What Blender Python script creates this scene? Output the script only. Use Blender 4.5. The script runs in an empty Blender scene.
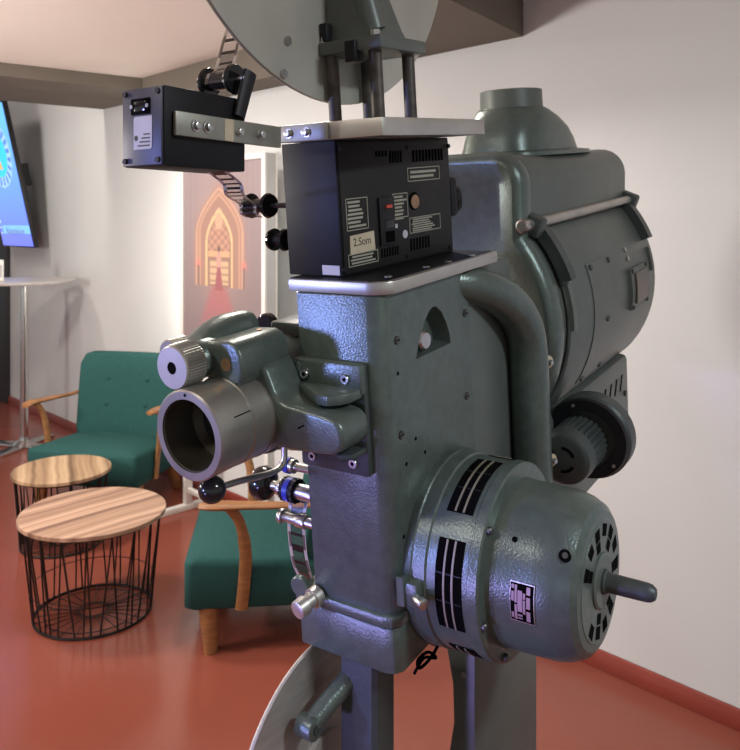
import bpy, bmesh, math, random
from mathutils import Matrix, Vector
random.seed(7)
PI = math.pi
SC = bpy.context.scene
COL = SC.collection
F, CX, CY, CAMH = 787.0, 370.0, 225.0, 1.47

# ------------------------------------------------------------------ materials
def sg(r, g, b):
    f = lambda c: ((c/255.0)/12.92 if c/255.0 <= .04045 else ((c/255.0+.055)/1.055)**2.4)
    return (f(r), f(g), f(b), 1)

def mat(name, col, rough=.5, metal=0.0, var=.12, nscale=8.0, bump=0.0, bscale=60.0, spec=.5, stretch=None,
        coat=0.0, wear=None):
    m = bpy.data.materials.new(name); m.use_nodes = True
    nt = m.node_tree; N = nt.nodes; L = nt.links
    b = N['Principled BSDF']
    b.inputs['Roughness'].default_value = rough; b.inputs['Metallic'].default_value = metal
    b.inputs['Specular IOR Level'].default_value = spec
    b.inputs['Coat Weight'].default_value = coat
    tc = N.new('ShaderNodeTexCoord'); src = tc.outputs['Object']
    if stretch:
        mp = N.new('ShaderNodeMapping'); mp.inputs['Scale'].default_value = stretch
        L.new(src, mp.inputs['Vector']); src = mp.outputs['Vector']
    nz = N.new('ShaderNodeTexNoise'); nz.inputs['Scale'].default_value = nscale; nz.inputs['Detail'].default_value = 4
    L.new(src, nz.inputs['Vector'])
    rp = N.new('ShaderNodeValToRGB')
    c = Vector(col[:3])
    rp.color_ramp.elements[0].position = .3; rp.color_ramp.elements[1].position = .7
    rp.color_ramp.elements[0].color = (*(c*(1-var)), 1); rp.color_ramp.elements[1].color = (*(c*(1+var)), 1)
    L.new(nz.outputs['Fac'], rp.inputs['Fac'])
    L.new(rp.outputs['Color'], b.inputs['Base Color'])
    if bump:
        n2 = N.new('ShaderNodeTexNoise'); n2.inputs['Scale'].default_value = bscale; n2.inputs['Detail'].default_value = 2
        L.new(src, n2.inputs['Vector'])
        bp = N.new('ShaderNodeBump'); bp.inputs['Strength'].default_value = bump; bp.inputs['Distance'].default_value = .004
        L.new(n2.outputs['Fac'], bp.inputs['Height']); L.new(bp.outputs['Normal'], b.inputs['Normal'])
    return m

def attr_mat(name, rough=.4, emit=0.0, metal=0.0):
    m = bpy.data.materials.new(name); m.use_nodes = True
    nt = m.node_tree; b = nt.nodes['Principled BSDF']
    a = nt.nodes.new('ShaderNodeAttribute'); a.attribute_name = 'print'
    b.inputs['Roughness'].default_value = rough; b.inputs['Metallic'].default_value = metal
    if emit:
        b.inputs['Base Color'].default_value = (.01, .01, .012, 1)
        nt.links.new(a.outputs['Color'], b.inputs['Emission Color']); b.inputs['Emission Strength'].default_value = emit
    else:
        nt.links.new(a.outputs['Color'], b.inputs['Base Color'])
    return m

def wood_mat(name, cols, plank, axis_deg, rough=.45):
    m = bpy.data.materials.new(name); m.use_nodes = True
    nt = m.node_tree; N = nt.nodes; L = nt.links; b = N['Principled BSDF']
    b.inputs['Roughness'].default_value = rough
    tc = N.new('ShaderNodeTexCoord')
    mp = N.new('ShaderNodeMapping'); mp.inputs['Rotation'].default_value = (0, 0, math.radians(axis_deg))
    L.new(tc.outputs['Object'], mp.inputs['Vector'])
    sx = N.new('ShaderNodeSeparateXYZ'); L.new(mp.outputs['Vector'], sx.inputs['Vector'])
    nz0 = N.new('ShaderNodeTexNoise'); nz0.inputs['Scale'].default_value = 3.0
    L.new(mp.outputs['Vector'], nz0.inputs['Vector'])
    wob = N.new('ShaderNodeMath'); wob.operation = 'MULTIPLY_ADD'; wob.inputs[1].default_value = .05
    L.new(nz0.outputs['Fac'], wob.inputs[0]); L.new(sx.outputs['Y'], wob.inputs[2])
    dv = N.new('ShaderNodeMath'); dv.operation = 'DIVIDE'; dv.inputs[1].default_value = plank
    L.new(wob.outputs[0], dv.inputs[0])
    n1 = N.new('ShaderNodeTexNoise'); n1.noise_dimensions = '1D'; n1.inputs['Scale'].default_value = 1.3; n1.inputs['Detail'].default_value = 1
    L.new(dv.outputs[0], n1.inputs['W'])
    mp2 = N.new('ShaderNodeMapping'); mp2.inputs['Scale'].default_value = (3, 70, 3)
    L.new(mp.outputs['Vector'], mp2.inputs['Vector'])
    n2 = N.new('ShaderNodeTexNoise'); n2.inputs['Scale'].default_value = 1.0; n2.inputs['Detail'].default_value = 5
    L.new(mp2.outputs['Vector'], n2.inputs['Vector'])
    mx = N.new('ShaderNodeMath'); mx.operation = 'MULTIPLY_ADD'; mx.inputs[1].default_value = .2
    L.new(n2.outputs['Fac'], mx.inputs[0])
    ad = N.new('ShaderNodeMath'); ad.operation = 'MULTIPLY'; ad.inputs[1].default_value = .9
    L.new(n1.outputs['Fac'], ad.inputs[0]); L.new(ad.outputs[0], mx.inputs[2])
    rp = N.new('ShaderNodeValToRGB')
    rp.color_ramp.elements[0].position = .37; rp.color_ramp.elements[0].color = cols[0]
    rp.color_ramp.elements[1].position = .70; rp.color_ramp.elements[1].color = cols[2]
    e = rp.color_ramp.elements.new(.54); e.color = cols[1]
    L.new(mx.outputs[0], rp.inputs['Fac']); L.new(rp.outputs['Color'], b.inputs['Base Color'])
    return m

def knurl_mat(name, col, scale):
    m = mat(name, col, .35, .9)
    return m

M = {}
M['paint'] = mat('hammered green grey paint', (.108, .140, .122), .31, .4, .12, 60, .14, 330)
M['paint_smooth'] = mat('smooth green grey paint', (.112, .130, .115), .42, .2, .08, 20, .04, 300)
M['paint_dark'] = mat('dark green grey paint', (.05, .062, .058), .45, .2, .15, 20, .08, 150)
M['black'] = mat('black anodised metal', (.010, .010, .012), .5, .0, .2, 30, spec=.3)
M['endp'] = mat('black end plate with blue light tint', (.022, .022, .045), .45, 0, .12, 30)  # black plate, the tint of the blue light put into its colour
M['black_gloss'] = mat('glossy black plastic', (.012, .012, .013), .12, 0, .1, 20)
M['blackbox'] = mat('satin black sheet metal', (.008, .008, .009), .5, 0, .15, 20, spec=.2)
M['cover'] = mat('charcoal cover sheet', (.017, .0165, .0155), .5, 0, .15, 20, spec=.25)
M['slot'] = mat('deep black opening', (.0025, .0025, .0025), .9, 0, .1, 20, spec=.05)
M['steel'] = mat('brushed steel', (.55, .55, .53), .32, 1, .12, 30, .03, 90)
M['alu'] = mat('milled aluminium', (.50, .48, .43), .40, .8, .10, 14)
M['strap'] = mat('dull zinc strap', (.27, .27, .225), .45, .6, .18, 25)
M['disc'] = mat('dull spun metal disc', (.46, .455, .39), .45, .35, .14, 5)
M['lens'] = mat('dark gunmetal', (.34, .325, .285), .38, .75, .18, 14)
M['lens_in'] = mat('lens interior', (.075, .07, .05), .4, .4, .3, 20)
M['rodm'] = mat('blackened steel rod', (.085, .075, .065), .5, .5, .5, 40)
M['glass_amber'] = mat('amber glass', (.22, .13, .03), .1, 0, .2, 10)
M['mesh_wire'] = mat('pale wire', (.27, .24, .18), .55, .4, .1, 10)
M['plate_pink'] = mat('etched nameplate field', (.36, .24, .26), .5, .2, .15, 60)
M['label_white'] = mat('white label', (.48, .48, .52), .6, 0, .05, 60)
M['label_grey'] = mat('grey printed label ink', (.34, .33, .26), .6, 0, .1, 90)
M['paper'] = mat('aged paper note', (.52, .45, .32), .8, 0, .12, 30)
M['ink'] = mat('dark ink', (.06, .05, .03), .7, 0, .1, 30)
M['amber_dark'] = mat('dark brown glass', (.075, .055, .045), .2, 0, .15, 30)
M['red'] = mat('red plastic switch', (.55, .06, .03), .4, 0, .1, 30)
M['copper'] = mat('copper brown contact', (.33, .20, .11), .4, .5, .2, 60)
M['fibre'] = mat('tan fibre washer', (.45, .37, .25), .6, 0, .15, 60)
M['blue_plastic'] = mat('blue plastic', (.02, .04, .38), .35, 0, .1, 30)
M['film'] = attr_mat('film stock', .3)
_nt = M['film'].node_tree; _b = _nt.nodes['Principled BSDF']; _a = [n for n in _nt.nodes if n.type == 'ATTRIBUTE'][0]
_nt.links.new(_a.outputs['Alpha'], _b.inputs['Alpha'])
M['teal'] = mat('teal wool upholstery', (.027, .092, .088), .92, 0, .08, 60, .2, 900, spec=.15)
M['chairwood'] = mat('warm oak', (.32, .145, .055), .45, 0, .25, 14, 0, 60, stretch=(1, 1, 6))
M['top_near'] = wood_mat('planked oak veneer', [sg(118, 88, 72), sg(166, 132, 109), sg(194, 162, 138)], .055, -48)
M['top_far'] = wood_mat('planked oak veneer far', [sg(116, 90, 68), sg(168, 138, 106), sg(198, 170, 136)], .055, -113)
M['wire'] = mat('black wire', (.012, .009, .009), .4, .3, .1, 20)
M['chrome'] = mat('brushed chrome', (.62, .60, .58), .22, 1, .05, 20)
M['table_white'] = mat('pale laminate', (.55, .53, .51), .4, 0, .05, 20)
M['white_metal'] = mat('white painted metal', (.78, .77, .73), .4, 0, .03, 20)
M['grey_panel'] = mat('grey side panel', (.50, .51, .50), .5, 0, .04, 10)
M['poster'] = attr_mat('printed poster', .3)
M['screen'] = attr_mat('lit screen', .2, 1.5)
M['tvback'] = mat('black television casing', (.012, .012, .013), .35, 0, .1, 20)
M['wall'] = mat('white plaster', (.668, .685, .688), .9, 0, .025, 1.6, .06, 30, spec=.2)
M['ceil'] = mat('painted ceiling', (.80, .73, .67), .9, 0, .02, 1.0, 0, 30, spec=.2)
M['beam'] = mat('taupe painted beam', (.165, .145, .122), .8, 0, .06, 3, 0, 30, spec=.2)
M['plate2'] = mat('dull steel plate', (.42, .40, .365), .5, .5, .2, 9, 0, 30, stretch=(1, 1, 6))
M['screwd'] = mat('dark steel', (.10, .10, .095), .4, .7, .2, 30)
M['floor'] = mat('red glossy floor paint', (.255, .068, .044), .22, 0, .07, 1.8, .015, 12, spec=.45)
M['base'] = mat('dark red skirting', (.26, .045, .03), .4, 0, .1, 6)
M['door'] = mat('dark grey door', (.03, .03, .032), .5, 0, .1, 6)

# ------------------------------------------------------------------ mesh builder
class MB:
    def __init__(s): s.bm = bmesh.new(); s.cols = None
    def _merge(s, b2, mtx=None):
        if mtx is not None: bmesh.ops.transform(b2, matrix=mtx, verts=b2.verts)
        me = bpy.data.meshes.new('tmp'); b2.to_mesh(me); b2.free(); s.bm.from_mesh(me); bpy.data.meshes.remove(me); return s
    def box(s, x0, x1, y0, y1, z0, z1, bev=0.0, seg=2, mtx=None):
        b = bmesh.new(); bmesh.ops.create_cube(b, size=1)
        bmesh.ops.transform(b, matrix=Matrix.Translation(((x0+x1)/2, (y0+y1)/2, (z0+z1)/2)) @ Matrix.Diagonal((abs(x1-x0), abs(y1-y0), abs(z1-z0), 1)), verts=b.verts)
        if bev: bmesh.ops.bevel(b, geom=b.edges[:], offset=bev, segments=seg, profile=.5, affect='EDGES')
        return s._merge(b, mtx)
    def prism(s, pts, ax, a, c, bev=0.0, seg=2, mtx=None, inset=None):
        # outline in the two other axes (cyclic order kept x,y,z without ax), pushed along ax from a to c
        def P(p, h):
            return {0: (h, p[0], p[1]), 1: (p[0], h, p[1]), 2: (p[0], p[1], h)}[ax]
        b = bmesh.new()
        lo = [b.verts.new(P(p, a)) for p in pts]; hi = [b.verts.new(P(p, c)) for p in pts]
        n = len(pts)
        f0 = b.faces.new(lo[::-1]); f1 = b.faces.new(hi)
        for i in range(n): b.faces.new((lo[i], lo[(i+1) % n], hi[(i+1) % n], hi[i]))
        bmesh.ops.recalc_face_normals(b, faces=b.faces[:])
        if bev:
            es = list({e for f in (f0, f1) for e in f.edges})
            bmesh.ops.bevel(b, geom=es, offset=bev, segments=seg, profile=.5, affect='EDGES')
        if inset:
            w, dep = inset
            b.faces.ensure_lookup_table()
            f = min([f for f in b.faces if abs(f.normal[ax]) > .99 and len(f.verts) >= n], key=lambda f: f.calc_center_median()[ax])
            bmesh.ops.inset_region(b, faces=[f], thickness=w, depth=-dep)
        return s._merge(b, mtx)
    def lathe(s, p0, d, prof, seg=40, mtx=None, ring=None):
        d = Vector(d).normalized(); p0 = Vector(p0)
        u = d.orthogonal().normalized(); v = d.cross(u)
        b = bmesh.new(); rows = []
        for (t, r) in prof:
            if r < 1e-6: rows.append([b.verts.new(p0 + d*t)])
            else: rows.append([b.verts.new(p0 + d*t + (u*math.cos(2*PI*i/seg) + v*math.sin(2*PI*i/seg))*(r*(ring(i) if ring else 1))) for i in range(seg)])
        for A, B in zip(rows[:-1], rows[1:]):
            for i in range(seg):
                j = (i+1) % seg
                if len(A) == 1 and len(B) == 1: continue
                if len(A) == 1: b.faces.new((A[0], B[j], B[i]))
                elif len(B) == 1: b.faces.new((A[i], A[j], B[0]))
                else: b.faces.new((A[i], A[j], B[j], B[i]))
        for R, fl in ((rows[0], True), (rows[-1], False)):
            if len(R) > 1: b.faces.new(R[::-1] if fl else R)
        bmesh.ops.recalc_face_normals(b, faces=b.faces[:])
        return s._merge(b, mtx)
    def cyl(s, p0, p1, r0, r1=None, seg=24, bev=0.0, mtx=None):
        r1 = r0 if r1 is None else r1
        p0 = Vector(p0); p1 = Vector(p1); L = (p1-p0).length
        pr = [(0, r0), (L, r1)] if not bev else [(0, r0-bev), (bev*.3, r0-bev*.3), (bev, r0), (L-bev, r1), (L-bev*.3, r1-bev*.3), (L, r1-bev)]
        return s.lathe(p0, p1-p0, pr, seg, mtx)
    def tubering(s, p0, d, prof, seg=40, mtx=None):      # closed profile ring (hollow)
        return s.lathe_closed(p0, d, prof, seg, mtx)
    def lathe_closed(s, p0, d, prof, seg=48, mtx=None):
        d = Vector(d).normalized(); p0 = Vector(p0); u = d.orthogonal().normalized(); v = d.cross(u)
        b = bmesh.new()
        rows = [[b.verts.new(p0 + d*t + (u*math.cos(2*PI*i/seg) + v*math.sin(2*PI*i/seg))*r) for i in range(seg)] for (t, r) in prof]
        n = len(rows)
        for k in range(n):
            A, B = rows[k], rows[(k+1) % n]
            for i in range(seg):
                j = (i+1) % seg; b.faces.new((A[i], A[j], B[j], B[i]))
        bmesh.ops.recalc_face_normals(b, faces=b.faces[:])
        return s._merge(b, mtx)
    def ball(s, c, r, sc=(1, 1, 1), seg=24, mtx=None):
        b = bmesh.new(); bmesh.ops.create_uvsphere(b, u_segments=seg, v_segments=seg//2, radius=r)
        bmesh.ops.transform(b, matrix=Matrix.Translation(c) @ Matrix.Diagonal((*sc, 1)), verts=b.verts)
        return s._merge(b, mtx)
    def tube(s, path, r, seg=12, close=False, flat=None, mtx=None):
        pts = [Vector(p) for p in path]; n = len(pts)
        rs = r if isinstance(r, (list, tuple)) else [r]*n
        b = bmesh.new(); rows = []; prev = None
        for k in range(n):
            if close: t = pts[(k+1) % n]-pts[k-1]
            else: t = pts[min(k+1, n-1)]-pts[max(k-1, 0)]
            t.normalize()
            if prev is None: u = t.orthogonal().normalized() if flat is None else (Vector(flat[2]) - t*Vector(flat[2]).dot(t)).normalized()
            else: u = (prev - t*prev.dot(t)).normalized()
            prev = u; v = t.cross(u)
            fu, fv = (flat[0], flat[1]) if flat else (1, 1)
            rows.append([b.verts.new(pts[k] + (u*math.cos(2*PI*i/seg)*fu + v*math.sin(2*PI*i/seg)*fv)*rs[k]) for i in range(seg)])
        m = n if close else n-1
        for k in range(m):
            A, B = rows[k], rows[(k+1) % n]
            for i in range(seg):
                j = (i+1) % seg; b.faces.new((A[i], A[j], B[j], B[i]))
        if not close: b.faces.new(rows[0][::-1]); b.faces.new(rows[-1])
        bmesh.ops.recalc_face_normals(b, faces=b.faces[:])
        return s._merge(b, mtx)
    def loft(s, rings, mtx=None):
        b = bmesh.new(); rows = [[b.verts.new(p) for p in R] for R in rings]; n = len(rows[0])
        for A, B in zip(rows[:-1], rows[1:]):
            for i in range(n):
                j = (i+1) % n; b.faces.new((A[i], A[j], B[j], B[i]))
        b.faces.new(rows[0][::-1]); b.faces.new(rows[-1])
        bmesh.ops.recalc_face_normals(b, faces=b.faces[:])
        return s._merge(b, mtx)
    def build(s, name, m, parent=None, xf=None, ang=32, sub=0, label=None, place=None):
        if xf is not None: bmesh.ops.transform(s.bm, matrix=xf, verts=s.bm.verts)
        me = bpy.data.meshes.new(name); s.bm.to_mesh(me); s.bm.free()
        for p in me.polygons: p.use_smooth = True
        me.set_sharp_from_angle(angle=math.radians(ang))
        me.materials.append(m)
        o = bpy.data.objects.new(name, me); COL.objects.link(o)
        if parent: o.parent = parent
        if place is not None: o.matrix_world = place
        if label: o['label'] = label
        if sub:
            md = o.modifiers.new('sub', 'SUBSURF'); md.levels = sub; md.render_levels = sub
        return o

def bez(pts, n=8):     # Catmull-Rom through the points
    P = [Vector(p) for p in pts]; out = []
    for i in range(len(P)-1):
        p0 = P[max(i-1, 0)]; p1 = P[i]; p2 = P[i+1]; p3 = P[min(i+2, len(P)-1)]
        for k in range(n):
            t = k/n
            out.append(.5*((2*p1) + (p2-p0)*t + (2*p0-5*p1+4*p2-p3)*t*t + (3*p1-p0-3*p2+p3)*t**3))
    out.append(P[-1]); return out

def arc(cx, cy, r, a0, a1, n):
    return [(cx+r*math.cos(math.radians(a0+(a1-a0)*i/n)), cy+r*math.sin(math.radians(a0+(a1-a0)*i/n))) for i in range(n+1)]

def thing(name, label, cat, loc, rz=0, group=None):
    o = bpy.data.objects.new(name, None); COL.objects.link(o); o.empty_display_size = .1
    o.location = loc; o.rotation_euler = (0, 0, rz); o['label'] = label; o['category'] = cat
    if group: o['group'] = group
    return o
def tag(o, label, cat, group=None):
    o['label'] = label; o['category'] = cat
    if group: o['group'] = group
    return o
def struct(o): o['kind'] = 'structure'; return o

def sheet(name, m, nu, nv, pos, colf, parent, xf=None, thick=0.0):
    """a printed sheet: grid of faces coloured by colf(u,v) -> linear rgb"""
    vs = [pos(i/nu, j/nv) for j in range(nv+1) for i in range(nu+1)]
    fs = [(j*(nu+1)+i, j*(nu+1)+i+1, (j+1)*(nu+1)+i+1, (j+1)*(nu+1)+i) for j in range(nv) for i in range(nu)]
    me = bpy.data.meshes.new(name)
    me.from_pydata([(xf @ Vector(v)) if xf is not None else v for v in vs], [], fs)
    ca = me.color_attributes.new('print', 'FLOAT_COLOR', 'CORNER')
    k = 0
    for p in me.polygons:
        q = p.index; i, j = q % nu, q // nu
        c = colf((i+.5)/nu, (j+.5)/nv)
        for _ in p.loop_indices: ca.data[k].color = (*c[:3], c[3] if len(c) > 3 else 1); k += 1
    me.materials.append(m)
    o = bpy.data.objects.new(name, me); COL.objects.link(o)
    if parent: o.parent = parent
    if thick:
        md = o.modifiers.new('thick', 'SOLIDIFY'); md.thickness = thick; md.offset = 0
    return o

def text_mesh(s, size, m, parent, mtx, name, depth=.0003):
    cu = bpy.data.curves.new('txt', 'FONT'); cu.body = s; cu.size = size; cu.extrude = depth; cu.align_x = 'CENTER'; cu.align_y = 'CENTER'
    o = bpy.data.objects.new('txt', cu); COL.objects.link(o)
    dg = bpy.context.evaluated_depsgraph_get()
    me = bpy.data.meshes.new_from_object(o.evaluated_get(dg))
    bpy.data.objects.remove(o)
    me.transform(mtx); me.materials.clear(); me.materials.append(m)
    r = bpy.data.objects.new(name, me); COL.objects.link(r); r.parent = parent
    return r

# ------------------------------------------------------------------ camera
cd = bpy.data.cameras.new('camera'); cam = bpy.data.objects.new('camera', cd); COL.objects.link(cam)
cam.location = (0, 0, CAMH); cam.rotation_euler = (PI/2, 0, 0)
cd.sensor_fit = 'HORIZONTAL'; cd.sensor_width = 36; cd.lens = F/740*36
cd.shift_y = -(375-CY)/740.0
cd.clip_start = .02
cd.dof.use_dof = True; cd.dof.focus_distance = 1.05; cd.dof.aperture_fstop = 14
SC.camera = cam

def ray(u, v, d): return Vector(((u-CX)/F*d, d, CAMH-(v-CY)/F*d))

# ------------------------------------------------------------------ the room (s along the wall, d out from it)
tx, ty = -.696, .718
RM = Matrix(((tx, -ty, 0, 1.079), (ty, tx, 0, 2.295), (0, 0, 1, 0), (0, 0, 0, 1)))
def rp(s, d, z=0): return RM @ Vector((s, d, z))
struct(MB().box(-4, 9, -.3, 6.5, -.1, 0).build('floor', M['floor'], place=RM))
struct(MB().prism([(-4, -.3), (9, -.3), (9, -.02), (4.49, -.02), (4.46, 0), (-4, 0)], 2, 0, 2.8).build('wall_back', M['wall'], place=RM))
struct(MB().prism([(-4, .002), (4.45, .002), (4.49, -.018), (5.835, -.018), (5.835, 0), (4.50, 0), (4.46, .016), (-4, .016)], 2, 0, .062, .003).build('baseboard_back', M['base'], place=RM))
struct(MB().prism([(-4, 0), (3.6, 0), (4.5, 6.5), (-4, 6.5)], 2, 2.31, 2.4).build('ceiling', M['ceil'], place=RM))
struct(MB().box(4.0, 9, -.02, 6.5, 2.7, 2.8).build('ceiling_rear', M['ceil'], place=RM))
struct(MB().prism([(3.217, .001), (3.62, .001), (4.53, 6.5), (4.131, 6.5)], 2, 2.24, 2.309).prism([(3.61, .001), (4.1, .001), (5.0, 6.5), (4.52, 6.5)], 2, 2.24, 2.8).build('trim_1', M['beam'], place=RM))
struct(MB().prism([(.756, .001), (.60, .74), (1.15, .74), (1.2, .2), (3.24, .175), (3.215, .001)], 2, 2.15, 2.309).build('trim_2', M['beam'], place=RM))
dr = struct(MB().box(5.84, 6.75, -.02, .02, 0, 2.05, .004).build('door_1', M['door'], place=RM))
MB().cyl((6.65, .02, 1.02), (6.65, .07, 1.02), .01).cyl((6.65, .065, 1.02), (6.53, .065, 1.02), .009).build('door_handle', M['chrome'], dr)

# ------------------------------------------------------------------ coffee tables
def coffee_table(loc, R, h, rb, n, topm, label, phase):
    t = thing('coffee_table', label, 'table', loc, 0, 'round wire basket tables')
    MB().lathe((0, 0, h-.017), (0, 0, 1), [(0, R-.003), (.002, R), (.015, R), (.017, R-.002)], 72).build('tabletop', topm, t)
    rt = R*.93
    w = MB()
    w.tube([(rt*math.cos(2*PI*i/64), rt*math.sin(2*PI*i/64), h-.022) for i in range(64)], .004, 8, True)
    w.tube([(rb*math.cos(2*PI*i/64), rb*math.sin(2*PI*i/64), .006) for i in range(64)], .005, 8, True)
    rm = rb + (rt-rb)*.30
    w.tube([(rm*math.cos(2*PI*i/64), rm*math.sin(2*PI*i/64), h*.30) for i in range(64)], .0018, 6, True)
    for i in range(n):
        a = 2*PI*(i+phase)/n
        for k in (-1, 1):
            b = a + k*PI/n*(.85 if i % 2 else .35)
            w.tube([(rt*math.cos(a), rt*math.sin(a), h-.022), (rb*math.cos(b), rb*math.sin(b), .006)], .0034, 6)
    w.build('wire_basket', M['wire'], t)
    g = MB()
    for q in (.24, .30, .82):
        g.tube([(rb*q*math.cos(2*PI*i/48), rb*q*math.sin(2*PI*i/48), .007) for i in range(48)], .0018, 6, True)
    for i in range(24):
        a = 2*PI*i/24
        g.tube([(rb*.22*math.cos(a), rb*.22*math.sin(a), .008), (rb*math.cos(a), rb*math.sin(a), .006)], .0016, 6)
    g.build('base_grid', M['wire'], t)
    return t
coffee_table((-1.052, 2.993, 0), .268, .386, .213, 18, M['top_near'], 'larger and nearer round coffee table with planked oak top and black wire basket', .2)
coffee_table((-1.425, 3.64, 0), .218, .345, .178, 16, M['top_far'], 'smaller round oak and wire coffee table between the larger one and the far armchair', .4)

# ------------------------------------------------------------------ armchairs (front is local -y)
def armchair(loc, rz, label):
    t = thing('armchair', label, 'armchair', loc, rz, 'teal upholstered armchairs')
    def se(x0, x1, y0, y1, z, r, n=6):
        pts = []
        for (cx, cy, a) in ((x1-r, y1-r, 0), (x0+r, y1-r, 90), (x0+r, y0+r, 180), (x1-r, y0+r, 270)):
            pts += [(cx+r*math.cos(math.radians(a+90*k/n)), cy+r*math.sin(math.radians(a+90*k/n))) for k in range(n+1)]
        return pts
    def ring(g, z, crown=0): 
        return [(x, y, (z(y) if callable(z) else z)) for x, y in se(-.31+g, .31-g, -.305+g, .215-g, 0, .03)]
    top = lambda y: .325 - .06*(y+.29)
    s = MB()
    s.loft([ring(.012, .155), ring(.0, .165), ring(.0, lambda y: top(y)-.016), ring(.005, lambda y: top(y)-.003), ring(.03, lambda y: top(y)+.006), ring(.12, lambda y: top(y)+.02)])
    s.build('seat', M['teal'], t, ang=60)
    # leaning, slightly curved backrest
    th = math.radians(10)
    g = MB(); rings = []
    for k in range(9):
        f = k/8; z = .27 + .47*f; yb = .140 + (z-.27)*math.tan(th); e = .02 if k in (0, 8) else 0
        w = .286 + .015*math.sin(f*PI*.5); row = []
        nn = 14
        for i in range(nn+1):
            x = -w+e + 2*(w-e)*i/nn; row.append((x, yb - .0 + .05*(x/w)**2*-.8 + e*.6 - .012, z))
        for i in range(nn, -1, -1):
            x = -w+e + 2*(w-e)*i/nn; row.append((x, yb + .072 - e*.6 + .02*(1-(x/w)**2), z))
        rings.append(row)
    g.loft(rings)
    bk = g.build('backrest', M['teal'], t, ang=60)
    md = bk.modifiers.new('round', 'BEVEL'); md.width = .012; md.segments = 3; md.limit_method = 'ANGLE'
    for z in (.465, .605):
        for x in (-.13, .11):
            yb = .140 + (z-.27)*math.tan(th) - .018
            MB().ball((x, yb, z), .015, (1, .55, 1), 14).build('button', M['teal'], bk)
    for sgn in (-1, 1):
        a = MB()
        a.tube(bez([(sgn*.352, -.245, .528), (sgn*.365, -.19, .532), (sgn*.36, -.10, .528), (sgn*.35, .03, .52), (sgn*.335, .14, .515), (sgn*.308, .225, .525)], 6), [.8*q for q in [.018, .02, .023, .026, .028, .03, .031, .031, .03, .03, .028, .027, .026, .025, .025, .024, .023, .022, .021, .02, .02, .02, .02, .019, .019, .018, .018, .017, .017, .016, .016]], 12, flat=(1.25, .6, (1, 0, 0)))
        arm = a.build('armrest', M['chairwood'], t, ang=50)
        MB().tube(bez([(sgn*.36, -.155, .53), (sgn*.345, -.115, .47), (sgn*.33, -.095, .36), (sgn*.322, -.10, .25), (sgn*.318, -.11, .16)], 5), [.016]*8+[.019]*13, 10, flat=(.6, 1.15, (1, 0, 0))).build('arm_support', M['chairwood'], arm, ang=50)
    for (x, y, dx, dy) in ((-.27, -.225, -.01, .01), (.27, -.225, .01, .01), (-.25, .17, -.02, .06), (.25, .17, .02, .06)):
        MB().tube([(x, y, .165), (x+dx, y+dy, 0)], [.036, .024], 12, flat=(1, 1, (1, 0, 0))).build('leg', M['chairwood'], t, ang=50)
    return t
armchair((-1.393, 4.25, 0), math.atan2(-.225, .97), 'teal buttoned armchair facing the camera beside the tall table by the back wall')
armchair((-.365, 3.013, 0), math.atan2(-.99, .11), 'teal armchair seen from its side behind the projector')

# ------------------------------------------------------------------ bistro table, card
bt = thing('bistro_table', 'tall round bistro table on a chrome pole below the wall screen', 'table', (-2.29, 5.21, 0))
MB().lathe((0, 0, 1.087), (0, 0, 1), [(0, .30), (.004, .312), (.018, .317), (.021, .313)], 64).build('tabletop', M['table_white'], bt)
MB().cyl((0, 0, .03), (0, 0, 1.084), .026, .024, 28).build('pole', M['chrome'], bt)
b = MB()
for k in range(4):
    a = PI/4 + k*PI/2 + .5
    b.prism([(0, -.05), (.25, -.04), (.27, -.02), (.27, .02), (.25, .04), (0, .05)], 2, 0, .022, .006, mtx=Matrix.Rotation(a, 4, 'Z'))
b.lathe((0, 0, .0), (0, 0, 1), [(0, .07), (.022, .07), (.05, .032), (.07, .028)], 28)
b.build('base', M['chrome'], bt)
ch = thing('card_holder', 'small white card holder standing on the tall bistro table', 'card holder', (-2.42, 5.13, 1.108), .3)
MB().box(-.03, .03, -.004, .004, 0, .135, .002).build('card', M['white_metal'], ch)
MB().box(-.012, .018, -.006, -.0042, .02, .105).build('print', M['grey_panel'], ch)
MB().box(-.035, .035, -.02, .02, 0, .006, .002).build('foot', M['white_metal'], ch)

# ------------------------------------------------------------------ wall screen
tv = thing('television', 'portrait wall screen showing a blue picture with a round emblem', 'television', rp(5.275, .0, 1.3))
tvi = Matrix.Translation(-rp(5.275, 0, 1.3))
hh = 1.085; tl = math.asin((.35-.12)/hh)
# local: a along the wall (s), b up the face, c out of the face
TVM = tvi @ RM @ Matrix.Translation((5.275, .12, 1.30)) @ Matrix.Rotation(-tl, 4, 'X')
MB().box(-.318, .318, -.035, 0, 0, hh, .004, mtx=TVM).build('casing', M['tvback'], tv)
def lin(c): return tuple(sg(*c)[:3])
def mix(a, b, t): t = max(0, min(1, t)); return tuple(x+(y-x)*t for x, y in zip(a, b))
def tvcol(u, v):
    # u 0..1 viewer left to right, v 0..1 bottom to top
    c = mix(lin((104, 112, 236)), lin((96, 178, 255)), v*1.1)
    x = (u-.50)*.61; y = (v-.66)*1.06
    r = math.hypot(x, y)
    if r < .25: c = lin((150, 190, 250))
    if r < .238 and r > .175 and int((math.degrees(math.atan2(y, x))+360)/9) % 2 == 0: c = lin((80, 120, 215))
    if r < .17: c = lin((40, 190, 240))
    if abs(x+.02+.35*y) < .022 and -.12 < y < .10: c = lin((225, 160, 60))
    if math.hypot(x+.045, y-.1) < .03: c = lin((225, 170, 80))
    if .085 < v < .15 and u > .12: c = mix(c, lin((120, 185, 255)), .9)
    if .06 < v < .2 and .03 < u < .08 and int(v*70) % 3 == 0: c = lin((190, 215, 255))
    return c
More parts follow.
